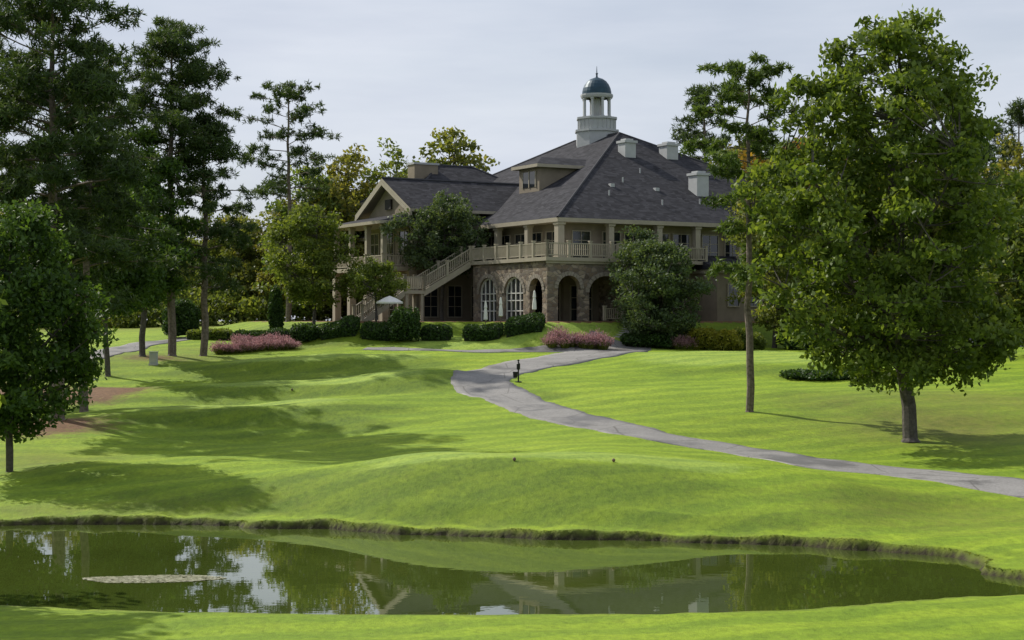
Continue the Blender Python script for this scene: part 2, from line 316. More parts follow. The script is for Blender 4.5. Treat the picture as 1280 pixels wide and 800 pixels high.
def pine(name,x,y,Ht,cb,R,nb,seed,tr=.25,pads=4,nn=130,mat='pine',padr=.75,prof=None,mesh_only=False,ns=.22,low=0):
    r=np.random.default_rng(seed); mb=MB()
    nt_=14; tz=np.linspace(0,Ht*.98,nt_); w=np.cumsum(r.normal(size=(nt_,2))*.06,axis=0); w-=w[0]
    TPp=np.stack([w[:,0],w[:,1],tz],1); trd=tr*(1-tz/Ht)**.7+.02
    tube(mb,np.vstack([TPp[0],TPp[0]+(TPp[1]-TPp[0])*.1,TPp[1:]]),np.concatenate([[tr*1.4],[tr*1.05],trd[1:]]),9)
    pc=[]
    if prof is None: prof=lambda t: np.sin(np.pi*(.15+.8*t)**.75)**.6
    for k in range(nb+low):
        t=(k+r.uniform(0,1))/nb if k<nb else -r.uniform(.05,.9)
        h=cb+t*(Ht-cb) if k<nb else cb*(1+t*.45)
        th=k*2.399+r.uniform(-.5,.5); ln=R*(prof(t) if k<nb else .65)*r.uniform(.5,1.15)
        a=np.array([np.interp(h,tz,w[:,0]),np.interp(h,tz,w[:,1]),h]); up=r.uniform(-.05,.35)+.35*max(t,0)
        s=np.linspace(0,1,6)[:,None]; d=np.array([math.cos(th),math.sin(th),0])
        B=a+d*ln*s+np.array([0,0,1.])*ln*(up*s-.18*s*s)+r.normal(size=(6,3))*.05*s*ln*.5
        tube(mb,B,np.linspace(np.interp(h,tz,trd)*.38,.015,6),4)
        np_=max(2,int(pads*ln/R+.5))
        for j in range(np_):
            q=r.uniform(.35,1) if j else 1.0
            p=a+d*ln*q+np.array([0,0,ln*(up*q-.18*q*q)])+np.array([r.normal()*.28*ln*q*.7,r.normal()*.28*ln*q*.7,r.normal()*.12+.1])
            pc.append(p)
            tube(mb,np.array([B[max(1,int(q*5)-1)],(B[max(1,int(q*5)-1)]+p)/2,p]),[.03,.02,.01],3)
    for j in range(5): pc.append(np.array([w[-1,0]+r.normal()*.3,w[-1,1]+r.normal()*.3,Ht-r.uniform(0,1.2)]))
    pc=np.array(pc); n=len(pc); cs=padr*r.uniform(.6,1.3,n); cnt=(nn*(cs/padr)**1.5).astype(int); rep=np.repeat(np.arange(n),cnt); N=len(rep)
    dr=r.normal(size=(N,3)); dr/=np.linalg.norm(dr,axis=1)[:,None]
    sub=r.normal(size=(n,9,3)); sub/=np.linalg.norm(sub,axis=2)[:,:,None]; sub*=r.uniform(.3,1,(n,9,1))*cs[:,None,None]*np.array([1,1,.5])
    pick=r.integers(0,9,N); ctr=pc[rep]+sub[rep,pick]
    P=ctr+dr*r.uniform(.05,.26,N)[:,None]*(padr/.75)
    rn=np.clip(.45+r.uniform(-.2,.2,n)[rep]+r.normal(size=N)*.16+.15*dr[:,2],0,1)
    leaves(mb,P,ns*r.uniform(.7,1.2,N),.17,rn,1,dr*1.2,r)
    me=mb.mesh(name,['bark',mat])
    if mesh_only: return me
    o=bpy.data.objects.new(name,me); S.collection.objects.link(o); o.location=(x,y,H1(x,y)-.08); return o
# ------------------------------------------------------------------ ground sheet
def axis(segs):
    out=[segs[0][0]]
    for a,b,st in segs: out+=list(np.linspace(a,b,max(1,int(round((b-a)/st)))+1)[1:])
    return np.array(out)
gx=axis([(-900,-300,60),(-300,-100,14),(-100,-50,3),(-50,-20,.8),(-20,20,.17),(20,50,.8),(50,100,3),(100,300,14),(300,900,60)])
gy=axis([(-200,-20,20),(-20,30,2),(30,36,.5),(36,42,.25),(42,57,.08),(57,100,.33),(100,140,.5),(140,200,3),(200,400,15),(400,1200,80)])
X,Y=np.meshgrid(gx,gy); xf=X.ravel(); yf=Y.ravel()
Z,SD,W=hfun(xf,yf,True)
nx,ny=len(gx),len(gy)
i=np.arange(ny-1)[:,None]*nx; j=np.arange(nx-1)[None]
Q=np.stack([i+j,i+j+1,i+nx+j+1,i+nx+j],-1).reshape(-1,4)
me=bpy.data.meshes.new('ground'); me.from_pydata(np.stack([xf,yf,Z],1).tolist(),[],Q.tolist()); me.materials.append(M['lawn'])
me.polygons.foreach_set('use_smooth',np.ones(len(me.polygons),bool))
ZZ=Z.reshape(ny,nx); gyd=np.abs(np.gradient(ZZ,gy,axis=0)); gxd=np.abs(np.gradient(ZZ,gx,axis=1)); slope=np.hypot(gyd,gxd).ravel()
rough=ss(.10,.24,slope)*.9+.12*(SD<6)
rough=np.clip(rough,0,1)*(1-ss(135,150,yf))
mul=np.zeros(len(xf)); dry=np.zeros(len(xf)); tee=np.zeros(len(xf))
def blob(cx,cy,rx,ry): return np.exp(-(((xf-cx)/rx)**2+((yf-cy)/ry)**2))
for px,py,rx,ry,k in ((128,488,3.2,4.6,1.1),(100,496,3.4,4.5,1.0),(40,532,4.5,5,.95),(0,500,6,8,1.0),(-150,500,10,14,.9),(190,447,3,2.5,.6)):
    cx,cy=site(px,py); mul=np.maximum(mul,k*blob(cx,cy,rx,ry))
mul=np.maximum(mul,np.where((W>.93),.8,0))
for px,py,rx,ry,k in ((1180,535,6,6,.8),(1230,500,8,7,.6),(1050,500,4,4,.45),(300,436,8,3,.5),(60,575,4,4,.5),(200,445,6,4,.6),(30,640,9,2,.35),(1200,650,6,4,.4)):
    cx,cy=site(px,py); dry=np.maximum(dry,k*blob(cx,cy,rx,ry))
dry=np.maximum(dry,.6*np.exp(-np.maximum(SD,0)/.35)); dry=np.maximum(dry,ss(140,165,yf)*.7)
def box_(cx,cy,rx,ry): return np.exp(-(((xf-cx)/rx)**4+((yf-cy)/ry)**4))
for cx,cy,rx,ry in ((1.6,59.6,7.5,2.2),(-15,87.6,6.3,2.5),(-13,100.6,8,2.6),(-13,112.6,7.5,2.5),(7,124,6,3.5),(-3,124,6,3),(18.5,112,10.5,7)):
    tee=np.maximum(tee,box_(cx,cy,rx,ry))
dirt=(1-ss(.05,.15,SD+.02*np.sin(xf*9)))*(1-.7*(yf<42))
col=np.stack([mul,dry,dirt,tee],1).astype(np.float32)
at=me.color_attributes.new('zones','FLOAT_COLOR','POINT'); at.data.foreach_set('color',col.ravel())
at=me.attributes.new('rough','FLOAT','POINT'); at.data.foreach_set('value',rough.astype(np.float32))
me.update(); og=bpy.data.objects.new('ground',me); S.collection.objects.link(og)
mb=MB(); mb.add([(-70,34,0),(18,34,0),(18,60,0),(-70,60,0)],[[0,1,2,3]]); mb.obj('pond_water',['water'])
# ------------------------------------------------------------------ paths
def catmull(P,step=.35):
    P=np.asarray(P,float); P=np.vstack([2*P[0]-P[1],P,2*P[-1]-P[-2]]); out=[]
    for k in range(1,len(P)-2):
        n=max(2,int(np.linalg.norm(P[k+1,:2]-P[k,:2])/step))
        for t in np.arange(n)/n:
            out.append(.5*((2*P[k])+(-P[k-1]+P[k+1])*t+(2*P[k-1]-5*P[k]+4*P[k+1]-P[k+2])*t*t+(-P[k-1]+3*P[k]-3*P[k+1]+P[k+2])*t**3))
    out.append(P[-2]); return np.array(out)
def ribbon(name,pts,matn,lift=.03,nc=9):
    P=catmull(pts); k=np.ones(9)/9
    for c in range(3):
        q=np.pad(P[:,c],4,mode='edge'); P[:,c]=np.convolve(q,k,'valid')
    T=np.gradient(P[:,:2],axis=0); T/=np.linalg.norm(T,axis=1)[:,None]; N=np.stack([-T[:,1],T[:,0]],1)
    u=np.linspace(-.5,.5,nc); V=P[:,None,:2]+N[:,None]*(u[None,:,None]*P[:,2][:,None,None])
    n=len(P); jit=.05*np.sin(np.arange(n)*.9)+.04*np.sin(np.arange(n)*2.3)
    V[:,0]+=N*jit[:,None]; V[:,-1]+=N*jit[::-1][:,None]
    V=V.reshape(-1,2); z=hfun(V[:,0],V[:,1])+lift; V3=np.column_stack([V,z])
    V3=V3.reshape(n,nc,3); lo=V3[:,[0,-1]].copy(); lo[:,:,2]-=.12
    V4=np.concatenate([lo[:,:1],V3,lo[:,1:]],1).reshape(-1,3); m_=nc+2
    i=np.arange(n-1)[:,None]*m_; j=np.arange(m_-1)[None]; Q=np.stack([i+j,i+j+1,i+m_+j+1,i+m_+j],-1).reshape(-1,4)
    mb=MB(); mb.add(V4,Q); return mb.obj(name,[matn],smooth=True)
cl=[(1420,632,3.3),(1340,621,3.3),(1280,613,3.3),(1150,598,3.2),(1000,577,3.1),(900,560,3.0),(820,547,3),(745,531,3),(685,515,3),(640,500,3.1),(608,486,3.3),(600,476,3.6),(618,466,4),(660,456,4.6),(710,448,5.6),(752,440,6.2),(775,431,5),(778,425,4.2)]
ribbon('cart_path',[(*site(a,b,64 if a<1200 else 50),w) for a,b,w in cl],'path')
ribbon('footpath',[(*site(a,b),w) for a,b,w in ((725,438,1.8),(680,438.5,1.6),(620,439,1.4),(560,438.5,1.3),(500,437,1.2),(450,436,1.0))],'path',.045)
ribbon('service_road',[(*site(a,b),w) for a,b,w in ((60,455,3),(110,447,3),(140,440,3),(165,434,3),(180,430,3),(230,424,3),(290,420,3))],'path',.03)
ribbon('service_road',[(*site(a,b),w) for a,b,w in ((1190,431,4),(1240,432,4),(1330,434,4),(1500,437,4))],'path',.05)
# ------------------------------------------------------------------ clubhouse
club=empty('clubhouse')
def hexa(mb,P,mat=0): mb.add(P,BOXF,mat)
def ob(mb,o,d,n,s0,s1,n0,n1,z0,z1,mat=0,dz=0):
    P=[]
    for s in (s0,s1):
        for k in (n0,n1):
            for z in (z0,z1):
                zz=z+(dz if s==s1 else 0); P.append(L(o[0]+d[0]*s+n[0]*k,o[1]+d[1]*s+n[1]*k,zz))
    hexa(mb,P,mat)
def bx(mb,a0,a1,b0,b1,z0,z1,mat=0): ob(mb,(0,0),(1,0),(0,1),a0,a1,b0,b1,z0,z1,mat)
walls=MB()
bx(walls,1.5,35,1.5,43,6.3,15.04); bx(walls,-5.3,6,15.6,25.2,6.3,16.35)
bx(walls,14.5,22,-2.2,1.5,6.3,11.0)
bx(walls,1.5,13,27,37,15.04,18.9)
walls.obj('walls',['stucco'],club,fixn=True)
tr=MB()
bx(tr,5.52,14.4,1.38,1.5,11.75,12.05); bx(tr,22.1,35,1.38,1.5,11.75,12.05)
bx(tr,-5.3,1.4,15.48,15.6,11.6,11.95); bx(tr,-5.42,-5.3,15.5,25.3,16.05,16.33)
bx(tr,14.3,22.2,-2.45,1.45,11.0,11.3)
bx(tr,-5.44,-5.0,15.46,15.9,6.3,11.6);bx(tr,-5.44,-5.0,15.46,15.9,11.95,16.0)
tr.obj('belt_courses',['trim'],club,fixn=True)
def hip(mb,a0,a1,b0,b1,z,zt,inset,ridge_along,th=.34):
    lo=[(a0,b0),(a1,b0),(a1,b1),(a0,b1)]
    V=[L(a,b,z-th) for a,b in lo]+[L(a,b,z) for a,b in lo]
    if ridge_along=='b': rg=[((a0+a1)/2,b0+inset),((a0+a1)/2,b1-inset)]
    else: rg=[(a0+inset,(b0+b1)/2),(a1-inset,(b0+b1)/2)]
    V+=[L(a,b,zt) for a,b in rg]
    Fc=[[0,3,2,1],[0,1,5,4],[1,2,6,5],[2,3,7,6],[3,0,4,7]]
    if ridge_along=='b': Fc+=[[4,5,8],[5,6,9,8],[6,7,9],[7,4,8,9]]
    else: Fc+=[[4,5,9,8],[5,6,9],[6,7,8,9],[7,4,8]]
    mb.add(V,Fc,[1,1,1,1,1,0,0,0,0])
    def cap(p,q):
        p=np.array(p);q=np.array(q); tube(mb,[p+[0,0,.02],q+[0,0,.02]],[.11,.11],5,2)
    E=V[4:8]; r0,r1=V[8],V[9]
    if ridge_along=='b': prs=[(E[0],r0),(E[1],r0),(E[2],r1),(E[3],r1),(r0,r1)]
    else: prs=[(E[0],r0),(E[3],r0),(E[1],r1),(E[2],r1),(r0,r1)]
    for p,q in prs: cap(p,q)
rf=MB()
hip(rf,0,36.6,0,44.6,15.35,25.1,18.3,'b')
hip(rf,0,15,25.5,38.5,18.95,22.5,5.5,'a',.3)
a0,a1,e0,e1,rb,ez,rz=-6.1,9.5,14.6,26.2,20.4,16.5,19.55
V=[]
for dz in (0,.26):
    for a in (a0,a1): V+=[L(a,e0,ez+dz),L(a,rb,rz+dz),L(a,e1,ez+dz)]
rf.add(V,[[6,7,10,9],[7,8,11,10],[0,3,4,1],[1,4,5,2],[0,1,7,6],[1,2,8,7],[0,6,9,3],[2,5,11,8]],[0,0,1,1,1,1,1,1])
tube(rf,[L(a0,rb,rz+.3),L(a1,rb,rz+.3)],[.11,.11],5,2)
V=[L(-9.1,14.4,15.35),L(-9.1,26.4,15.35),L(-9.1,14.4,15.62),L(-9.1,26.4,15.62),L(-5.44,15.6,16.45),L(-5.44,25.2,16.45),L(-5.44,14.4,15.35),L(-5.44,26.4,15.35),L(-5.44,14.4,15.62),L(-5.44,26.4,15.62)]
rf.add(V,[[0,1,3,2],[0,6,7,1],[2,3,5,4],[0,2,8,6],[1,7,9,3],[2,4,8],[3,9,5]],[1,1,0,1,1,0,0])
rf.add([L(14.2,-2.8,11.3),L(22.3,-2.8,11.3),L(22.3,1.45,12.6),L(14.2,1.45,12.6),L(14.2,1.45,11.3),L(22.3,1.45,11.3)],[[0,1,2,3],[0,3,4],[1,5,2],[0,4,5,1]],[0,0,0,1])
rf.obj('roof',['roof','trim','cap'],club)
g=MB()
g.add([L(-5.3,15.6,16.34),L(-5.3,25.2,16.34),L(-5.3,rb,16.34+4.8*(rz-ez)/5.8+.45)],[[0,1,2]],0)
for sgn,eb in ((1,e0),(-1,e1)):
    P=[]
    for (b,z) in ((eb,ez-.02),(rb,rz-.02)):
        for a in (a0-.03,a0+.18):
            for dz in (-.34,0): P.append(L(a,b,z+dz))
    hexa(g,P,1)
bx(g,-5.5,-5.31,rb-.6,rb+.6,17.0,17.9,2)
g.obj('gable_pediment',['stucco','trim','dark'],club)
def arch_wall(mb,o,d,n,Lg,z0,z1,arches,th=.55,mat=0,vm=1):
    s=set(np.round(np.arange(0,Lg+.001,.12),3))
    for c,w,zt in arches:
        for q in (np.linspace(-1,1,25)): s.add(round(c+w/2*math.sin(q*math.pi/2),4))
    s.add(Lg); s=sorted(x for x in s if 0<=x<=Lg)
    def zl(x,side):
        for c,w,zt in arches:
            if abs(x-c)<w/2-1e-3 or (abs(abs(x-c)-w/2)<=1e-3 and ((x>c)==(side<0))):
                r=w/2; ry=min(r,1.35); return zt-ry+ry*math.sqrt(max(0,1-((x-c)/r)**2))
        return z0
    pt=lambda s_,k,z:L(o[0]+d[0]*s_+n[0]*k,o[1]+d[1]*s_+n[1]*k,z)
    for x0,x1 in zip(s[:-1],s[1:]):
        if x1-x0<1e-3: continue
        za,zb=zl(x0,1),zl(x1,-1)
        hexa(mb,[pt(x0,-th,za),pt(x0,-th,z1),pt(x0,0,za),pt(x0,0,z1),pt(x1,-th,zb),pt(x1,-th,z1),pt(x1,0,zb),pt(x1,0,z1)],mat)
    for c,w,zt in arches:
        r=w/2; ry=min(r,1.35); zc=zt-ry; K=13
        for k in range(K):
            t0=math.pi*(k+.06)/K; t1=math.pi*(k+.94)/K; P=[]
            for t in (t0,t1):
                for kk in (-.10,.05):
                    for e in (.01,.34): P.append(pt(c-(r+e)*math.cos(t),kk,zc+(ry+e)*math.sin(t)))
            hexa(mb,P,vm)
arc=MB()
AL=[(1.75,2.0,10.35),(5.3,3.1,10.55),(9.7,3.0,10.55)]
AR=[(2.05,2.1,10.55),(5.55,3.2,10.55)]
arch_wall(arc,(-2.5,-2.5),(0,1),(-1,0),12.2,6.4,11.68,AL)
arch_wall(arc,(-1.95,-2.5),(1,0),(0,-1),7.45,6.4,11.68,[(c-.55,w,z) for c,w,z in AR])
bx(arc,4.95,5.5,-1.94,1.49,6.4,11.68,0)
bx(arc,-1.94,1.49,9.15,9.7,6.4,11.68,0)
bx(arc,5.53,14.3,1.30,1.49,6.4,8.0,0)
arc.obj('stone_arcade',['stone','vous'],club,fixn=True)
dk=MB()
bx(dk,-2.75,5.75,-2.75,1.49,11.70,12.0,0); bx(dk,-2.75,1.49,1.495,11.6,11.70,12.0,0)
bx(dk,-2.62,5.62,-2.62,-2.5,11.5,11.70,0)
for a in range(3): bx(dk,5.8+a*3.0,8.75+a*3.0,-.6,1.37,11.72,12.0,0)
bx(dk,-8.7,-5.45,14.9,25.8,11.3,11.65,0)
dk.obj('terrace_deck',['trim'],club,fixn=True)
def rail(mb,p0,p1,z0,z1,h=1.15,post=2.0,endpost=True):
    p0=np.array(p0,float);p1=np.array(p1,float); Lg=np.linalg.norm(p1-p0); d=(p1-p0)/Lg; n=(-d[1],d[0]); sl=(z1-z0)/Lg
    k=max(1,int(round(Lg/post)))
    for i in range(k+1):
        s=Lg*i/k; z=z0+sl*s; ob(mb,p0,d,n,s-.11,s+.11,-.11,.11,z,z+h+.12); ob(mb,p0,d,n,s-.15,s+.15,-.15,.15,z+h+.12,z+h+.2)
        if i<k:
            s0=s+.11; s1=Lg*(i+1)/k-.11
            for za,zb in ((.12,.2),(h-.08,h)): ob(mb,p0,d,n,s0,s1,-.05,.05,z0+sl*s0+za,z0+sl*s0+zb,0,sl*(s1-s0))
            m=int((s1-s0)/.17)
            for j in range(1,m):
                q=s0+(s1-s0)*j/m; zz=z0+sl*q; ob(mb,p0,d,n,q-.03,q+.03,-.03,.03,zz+.2,zz+h-.08)
rl=MB()
rail(rl,(-2.6,-2.6),(-2.6,9.6),12,12); rail(rl,(-2.6,-2.6),(5.6,-2.6),12,12); rail(rl,(5.6,-2.6),(5.6,-.6),12,12); rail(rl,(5.75,-.5),(14.6,-.5),12,12)
rail(rl,(2.2,-3.6),(5.6,-3.6),6.95,6.95,1.0)
rail(rl,(-8.5,15.1),(-8.5,25.6),11.65,11.65,1.0,3.3); rail(rl,(-8.3,15.0),(-5.6,15.0),11.65,11.65,1.0,3.3)
rl.obj('terrace_railing',['trim'],club,fixn=True)
st=MB()
def flight(a0,z0,a1,z1,n):
    for i in range(n):
        x0=a0+(a1-a0)*i/n; x1=a0+(a1-a0)*(i+1)/n; z=z0+(z1-z0)*(i+1)/n
        bx(st,min(x0,x1),max(x0,x1),9.85,11.4,z-.14,z,1)
    for b in (9.7,11.41):
        ob(st,(a0,b),(-1,0),(0,1),0,abs(a1-a0),0,.14,z0-.5,z0+.04,0,z1-z0)
    rail(st,(a0,9.77),(a1,9.77),z0,z1); rail(st,(a0,11.48),(a1,11.48),z0,z1)
flight(-2.76,12,-7.2,9.5,15)
bx(st,-9.0,-7.2,9.7,11.55,9.2,9.5,0); rail(st,(-7.2,9.77),(-9,9.77),9.5,9.5); rail(st,(-7.2,11.48),(-9,11.48),9.5,9.5)
flight(-9.0,9.5,-12.9,6.95,15)
for a in (-7.35,-8.8): bx(st,a-.12,a+.12,9.8,10.04,6.4,9.2,0); bx(st,a-.12,a+.12,11.2,11.44,6.4,9.2,0)
st.obj('outside_stairs',['trim','wood'],club,fixn=True)
co=MB()
def column(a,b,z0,z1,w=.42):
    h=w/2; bx(co,a-h,a+h,b-h,b+h,z0+.25,z1-.2); bx(co,a-h-.08,a+h+.08,b-h-.08,b+h+.08,z0,z0+.25); bx(co,a-h-.08,a+h+.08,b-h-.08,b+h+.08,z1-.2,z1)
column(.45,.45,12,15.0,.6)
for a in (5.4,10.3,14.3,19,24,29): column(a,.45,12.0 if a<15 else 11.9,15.0,.5)
for b in (5.4,10.6): column(.45,b,12,15.0,.5)
for b in (15.3,18.6,22.1,25.4): column(-8.3,b,11.66,15.33,.42); column(-8.3,b,6.4,11.29,.6)
column(-5.75,15.25,6.4,11.29,.5)
co.obj('columns',['trim'],club,fixn=True)
wd=MB()
def win(o,d,n,c,w,z0,z1,nv=2,nh=2,fm=2):
    f=.09
    ob(wd,o,d,n,c-w/2,c+w/2,.01,.035,z0,z1,1)
    ob(wd,o,d,n,c-w/2-f,c-w/2,.0,.11,z0-f,z1+f,fm); ob(wd,o,d,n,c+w/2,c+w/2+f,.0,.11,z0-f,z1+f,fm)
    ob(wd,o,d,n,c-w/2,c+w/2,.0,.10,z1,z1+f,fm); ob(wd,o,d,n,c-w/2,c+w/2,.0,.12,z0-f,z0,fm)
    for i in range(1,nv): s=c-w/2+w*i/nv; ob(wd,o,d,n,s-.025,s+.025,.036,.07,z0,z1,fm)
    for i in range(1,nh): z=z0+(z1-z0)*i/nh; ob(wd,o,d,n,c-w/2,c+w/2,.036,.064,z-.025,z+.025,fm)
ro,rd,rn_=(0,1.5),(1,0),(0,-1)
for c in (3.2,6.2,8.4,11.2,13.4,16.5,19,22,25.5,28,31): win(ro,rd,rn_,c,1.7,12.15,14.35,2,3)
for c in (7.2,10.2,12.8,26,29,32): win(ro,rd,rn_,c,1.5,8.1,10.6,2,3)
lo_,ld,ln_=(1.5,0),(0,1),(-1,0)
for c in (3.2,5.8,8.4,11.2,13.6): win(lo_,ld,ln_,c,1.8,12.15,14.35,2,3)
for c in (2.9,5.6,8.0,12.5): win(lo_,ld,ln_,c,1.7,6.95,9.9,2,3)
win(ro,rd,rn_,3.2,2.0,6.95,9.8,2,3)
for b in (17.3,20.4,23.5): win((-5.3,0),(0,1),(-1,0),b,1.9,12.0,14.9,2,3); win((-5.3,0),(0,1),(-1,0),b,1.9,7.0,9.8,2,3)
for c in (-3.6,-1.2,1.2): win((0,15.6),(1,0),(0,-1),c,1.3,12.3,14.6,2,3); win((0,15.6),(1,0),(0,-1),c,1.3,7.3,10,2,3)
for c in (16.2,18.4,20.5): win((0,-2.2),(1,0),(0,-1),c,1.1,8.2,10.0,2,2)
for c,w,zt in AL[1:]:
    o=(-2.5,-2.5); d=(0,1); n=(-1,0); r=w/2; ry=min(r,1.35); zc=zt-ry; K=16
    pt=lambda s_,k,z:L(o[0]+d[0]*s_+n[0]*k,o[1]+d[1]*s_+n[1]*k,z)
    V=[pt(c-r,-.3,6.9),pt(c+r,-.3,6.9)]+[pt(c+r*math.cos(math.pi*q/K),-.3,zc+ry*math.sin(math.pi*q/K)) for q in range(K+1)]
    wd.add(V,[list(range(len(V)))],1)
    for q in range(K):
        t0,t1=math.pi*q/K,math.pi*(q+1)/K; P=[]
        for t in (t0,t1):
            for kk in (-.28,-.16):
                for e in (-.13,-.005): P.append(pt(c+(r+e)*math.cos(t),kk,zc+(ry+e)*math.sin(t)))
        hexa(wd,P,0)
    for s in np.linspace(-r+.06,r-.06,5):
        zt2=zc+ry*math.sqrt(max(0,1-(s/r)**2))-.03; ob(wd,o,d,n,c+s-.045,c+s+.045,-.28,-.18,6.9,max(zt2,zc),0)
    for z in (7.75,8.6,zc): ob(wd,o,d,n,c-r+.1,c+r-.1,-.281,-.19,z-.04,z+.04,0)
wd.obj('windows',['white','glass','trim'],club)
dm=MB(); sl=(25.1-15.35)/18.3
a0,b0,b1=6.2,13.2,16.8; zb=15.35+sl*a0; zt=zb+2.15; a1=a0+2.15/sl
V=[L(a0,b0,zb-.2),L(a0,b1,zb-.2),L(a0,b1,zt),L(a0,b0,zt),L(a1,b0,zt),L(a1,b1,zt)]
dm.add(V,[[0,1,2,3],[0,3,4],[1,5,2]],0)
e=.55
V=[L(a0-e,b0-e,zt),L(a0-e,b1+e,zt),L(a1+.9,b1+e,zt),L(a1+.9,b0-e,zt)]; V+= [L(a0-e,b0-e,zt+.28),L(a0-e,b1+e,zt+.28),L(a1+.9,b1+e,zt+.28),L(a1+.9,b0-e,zt+.28),L(a0+1.3,(b0+b1)/2,zt+1.15),L(a1+3,(b0+b1)/2,zt+1.15)]
dm.add(V,[[0,1,2,3],[0,4,5,1],[0,3,7,4],[1,5,6,2],[4,8,5],[4,7,9,8],[5,8,9,6]],[2,2,2,2,1,1,1])
ob(dm,(a0,b0),(0,1),(-1,0),.7,2.9,.01,.05,zb+.45,zt-.3,3)
for s in (.6,1.75,2.9): ob(dm,(a0,b0),(0,1),(-1,0),s-.06,s+.06,.02,.09,zb+.4,zt-.25,2)
dm.obj('dormer',['stucco','roof','trim','glass'],club)
ch=MB()
def chim(a,b,w,zb,zt,mat=0):
    h=w/2; bx(ch,a-h,a+h,b-h,b+h,zb,zt,mat); bx(ch,a-h-.12,a+h+.12,b-h-.12,b+h+.12,zt,zt+.22,mat); bx(ch,a-h*.7,a+h*.7,b-h*.7,b+h*.7,zt+.22,zt+.4,mat)
chim(15.8,13.3,1.2,21.6,23.5); chim(20.7,13.5,1.3,21.8,23.5); chim(18.5,5.8,1.3,17.8,20.0)
bx(ch,2.0,4.6,30,31.5,19,22.3,1); bx(ch,1.9,4.7,29.9,31.6,22.3,22.5,0)
for a,b in ((8,4.5),(11.3,7.3),(14.6,9.4),(17,3.6),(12.6,3.1)):
    z=15.35+sl*b; tube(ch,[L(a,b,z-.2),L(a,b,z+.45)],[.07,.07],8,0)
for a,b in ((9.5,6.4),(14,6.0)): z=15.35+sl*b; bx(ch,a-.2,a+.2,b-.2,b+.2,z-.2,z+.2,0)
ch.obj('chimneys_and_vents',['grey_p','stucco'],club,fixn=True)
cu=MB(); cx_,cy_,_=L(18.3,22.3,0)
def ring(r,z,n=8,rot=math.pi/8): t=np.arange(n)/n*2*np.pi+rot; return np.stack([cx_+r*np.cos(t),cy_+r*np.sin(t),np.full(n,z)],1)
def lathe(prof,n=8,mat=0,rot=math.pi/8):
    V=np.vstack([ring(r,z,n,rot) for r,z in prof]); k=len(prof); i=np.arange(k-1)[:,None]*n; j=np.arange(n)[None]; jj=(j+1)%n
    cu.add(V,np.stack([i+j,i+jj,i+n+jj,i+n+j],-1).reshape(-1,4),mat)
lathe([(2.15,23.2),(2.15,25.5),(2.3,25.55),(2.3,25.75),(1.95,25.8),(1.95,26.75),(2.12,26.8),(2.12,27.0),(1.2,27.0)])
lathe([(.35,27.0),(.35,28.9)],8,0)
for k in range(8):
    t=k/8*2*np.pi+math.pi/8; x=cx_+1.32*math.cos(t); y=cy_+1.32*math.sin(t)
    tube(cu,[(x,y,27.0),(x,y,27.15),(x,y,27.16),(x,y,28.75),(x,y,28.76),(x,y,28.95)],[.2,.2,.14,.13,.19,.19],8,0)
lathe([(1.2,28.9),(1.55,28.95),(1.62,29.15),(1.62,29.3),(1.4,29.32)],16,0,0)
lathe([(1.46,29.32),(1.44,29.6),(1.36,29.95),(1.2,30.3),(.95,30.62),(.62,30.85),(.25,30.98),(.1,31.05),(.08,31.3),(.14,31.4),(.05,31.5),(.02,32.1),(0,32.15)],24,1,0)
for k in range(8):
    t0=k/8*2*np.pi+math.pi/8; t1=t0+math.pi/4
    p=np.array([cx_+1.98*math.cos(t0),cy_+1.98*math.sin(t0)]); q=np.array([cx_+1.98*math.cos(t1),cy_+1.98*math.sin(t1)])
    for f in (.15,.5,.85):
        u=p+(q-p)*f; tube(cu,[(u[0],u[1],25.85),(u[0],u[1],26.72)],[.05,.05],4,0)
cu.obj('cupola',['grey_p','dome','glass'],club)
sp_=MB(); sx0,sy0=site(775,423)
for k in range(6):
    zz=H1(sx0,sy0)+.02+.15*(k+1)
    V=[]
    for dx in (-1.25,1.25):
        for dy in (k*.42,k*.42+.46):
            for z in (zz-.6,zz): V.append((sx0+dx-.0,sy0+dy,z))
    hexa(sp_,V,0)
for dx in (-1.5,1.5):
    V=[]
    for d1 in (dx-.14,dx+.14):
        for dy in (-.1,3.0):
            for z in (H1(sx0,sy0)-.3,H1(sx0,sy0)+.45+(.45 if dy>0 else 0)): V.append((sx0+d1,sy0+dy,z))
    hexa(sp_,V,0)
sp_.obj('entry_steps',['conc'],None,fixn=True)
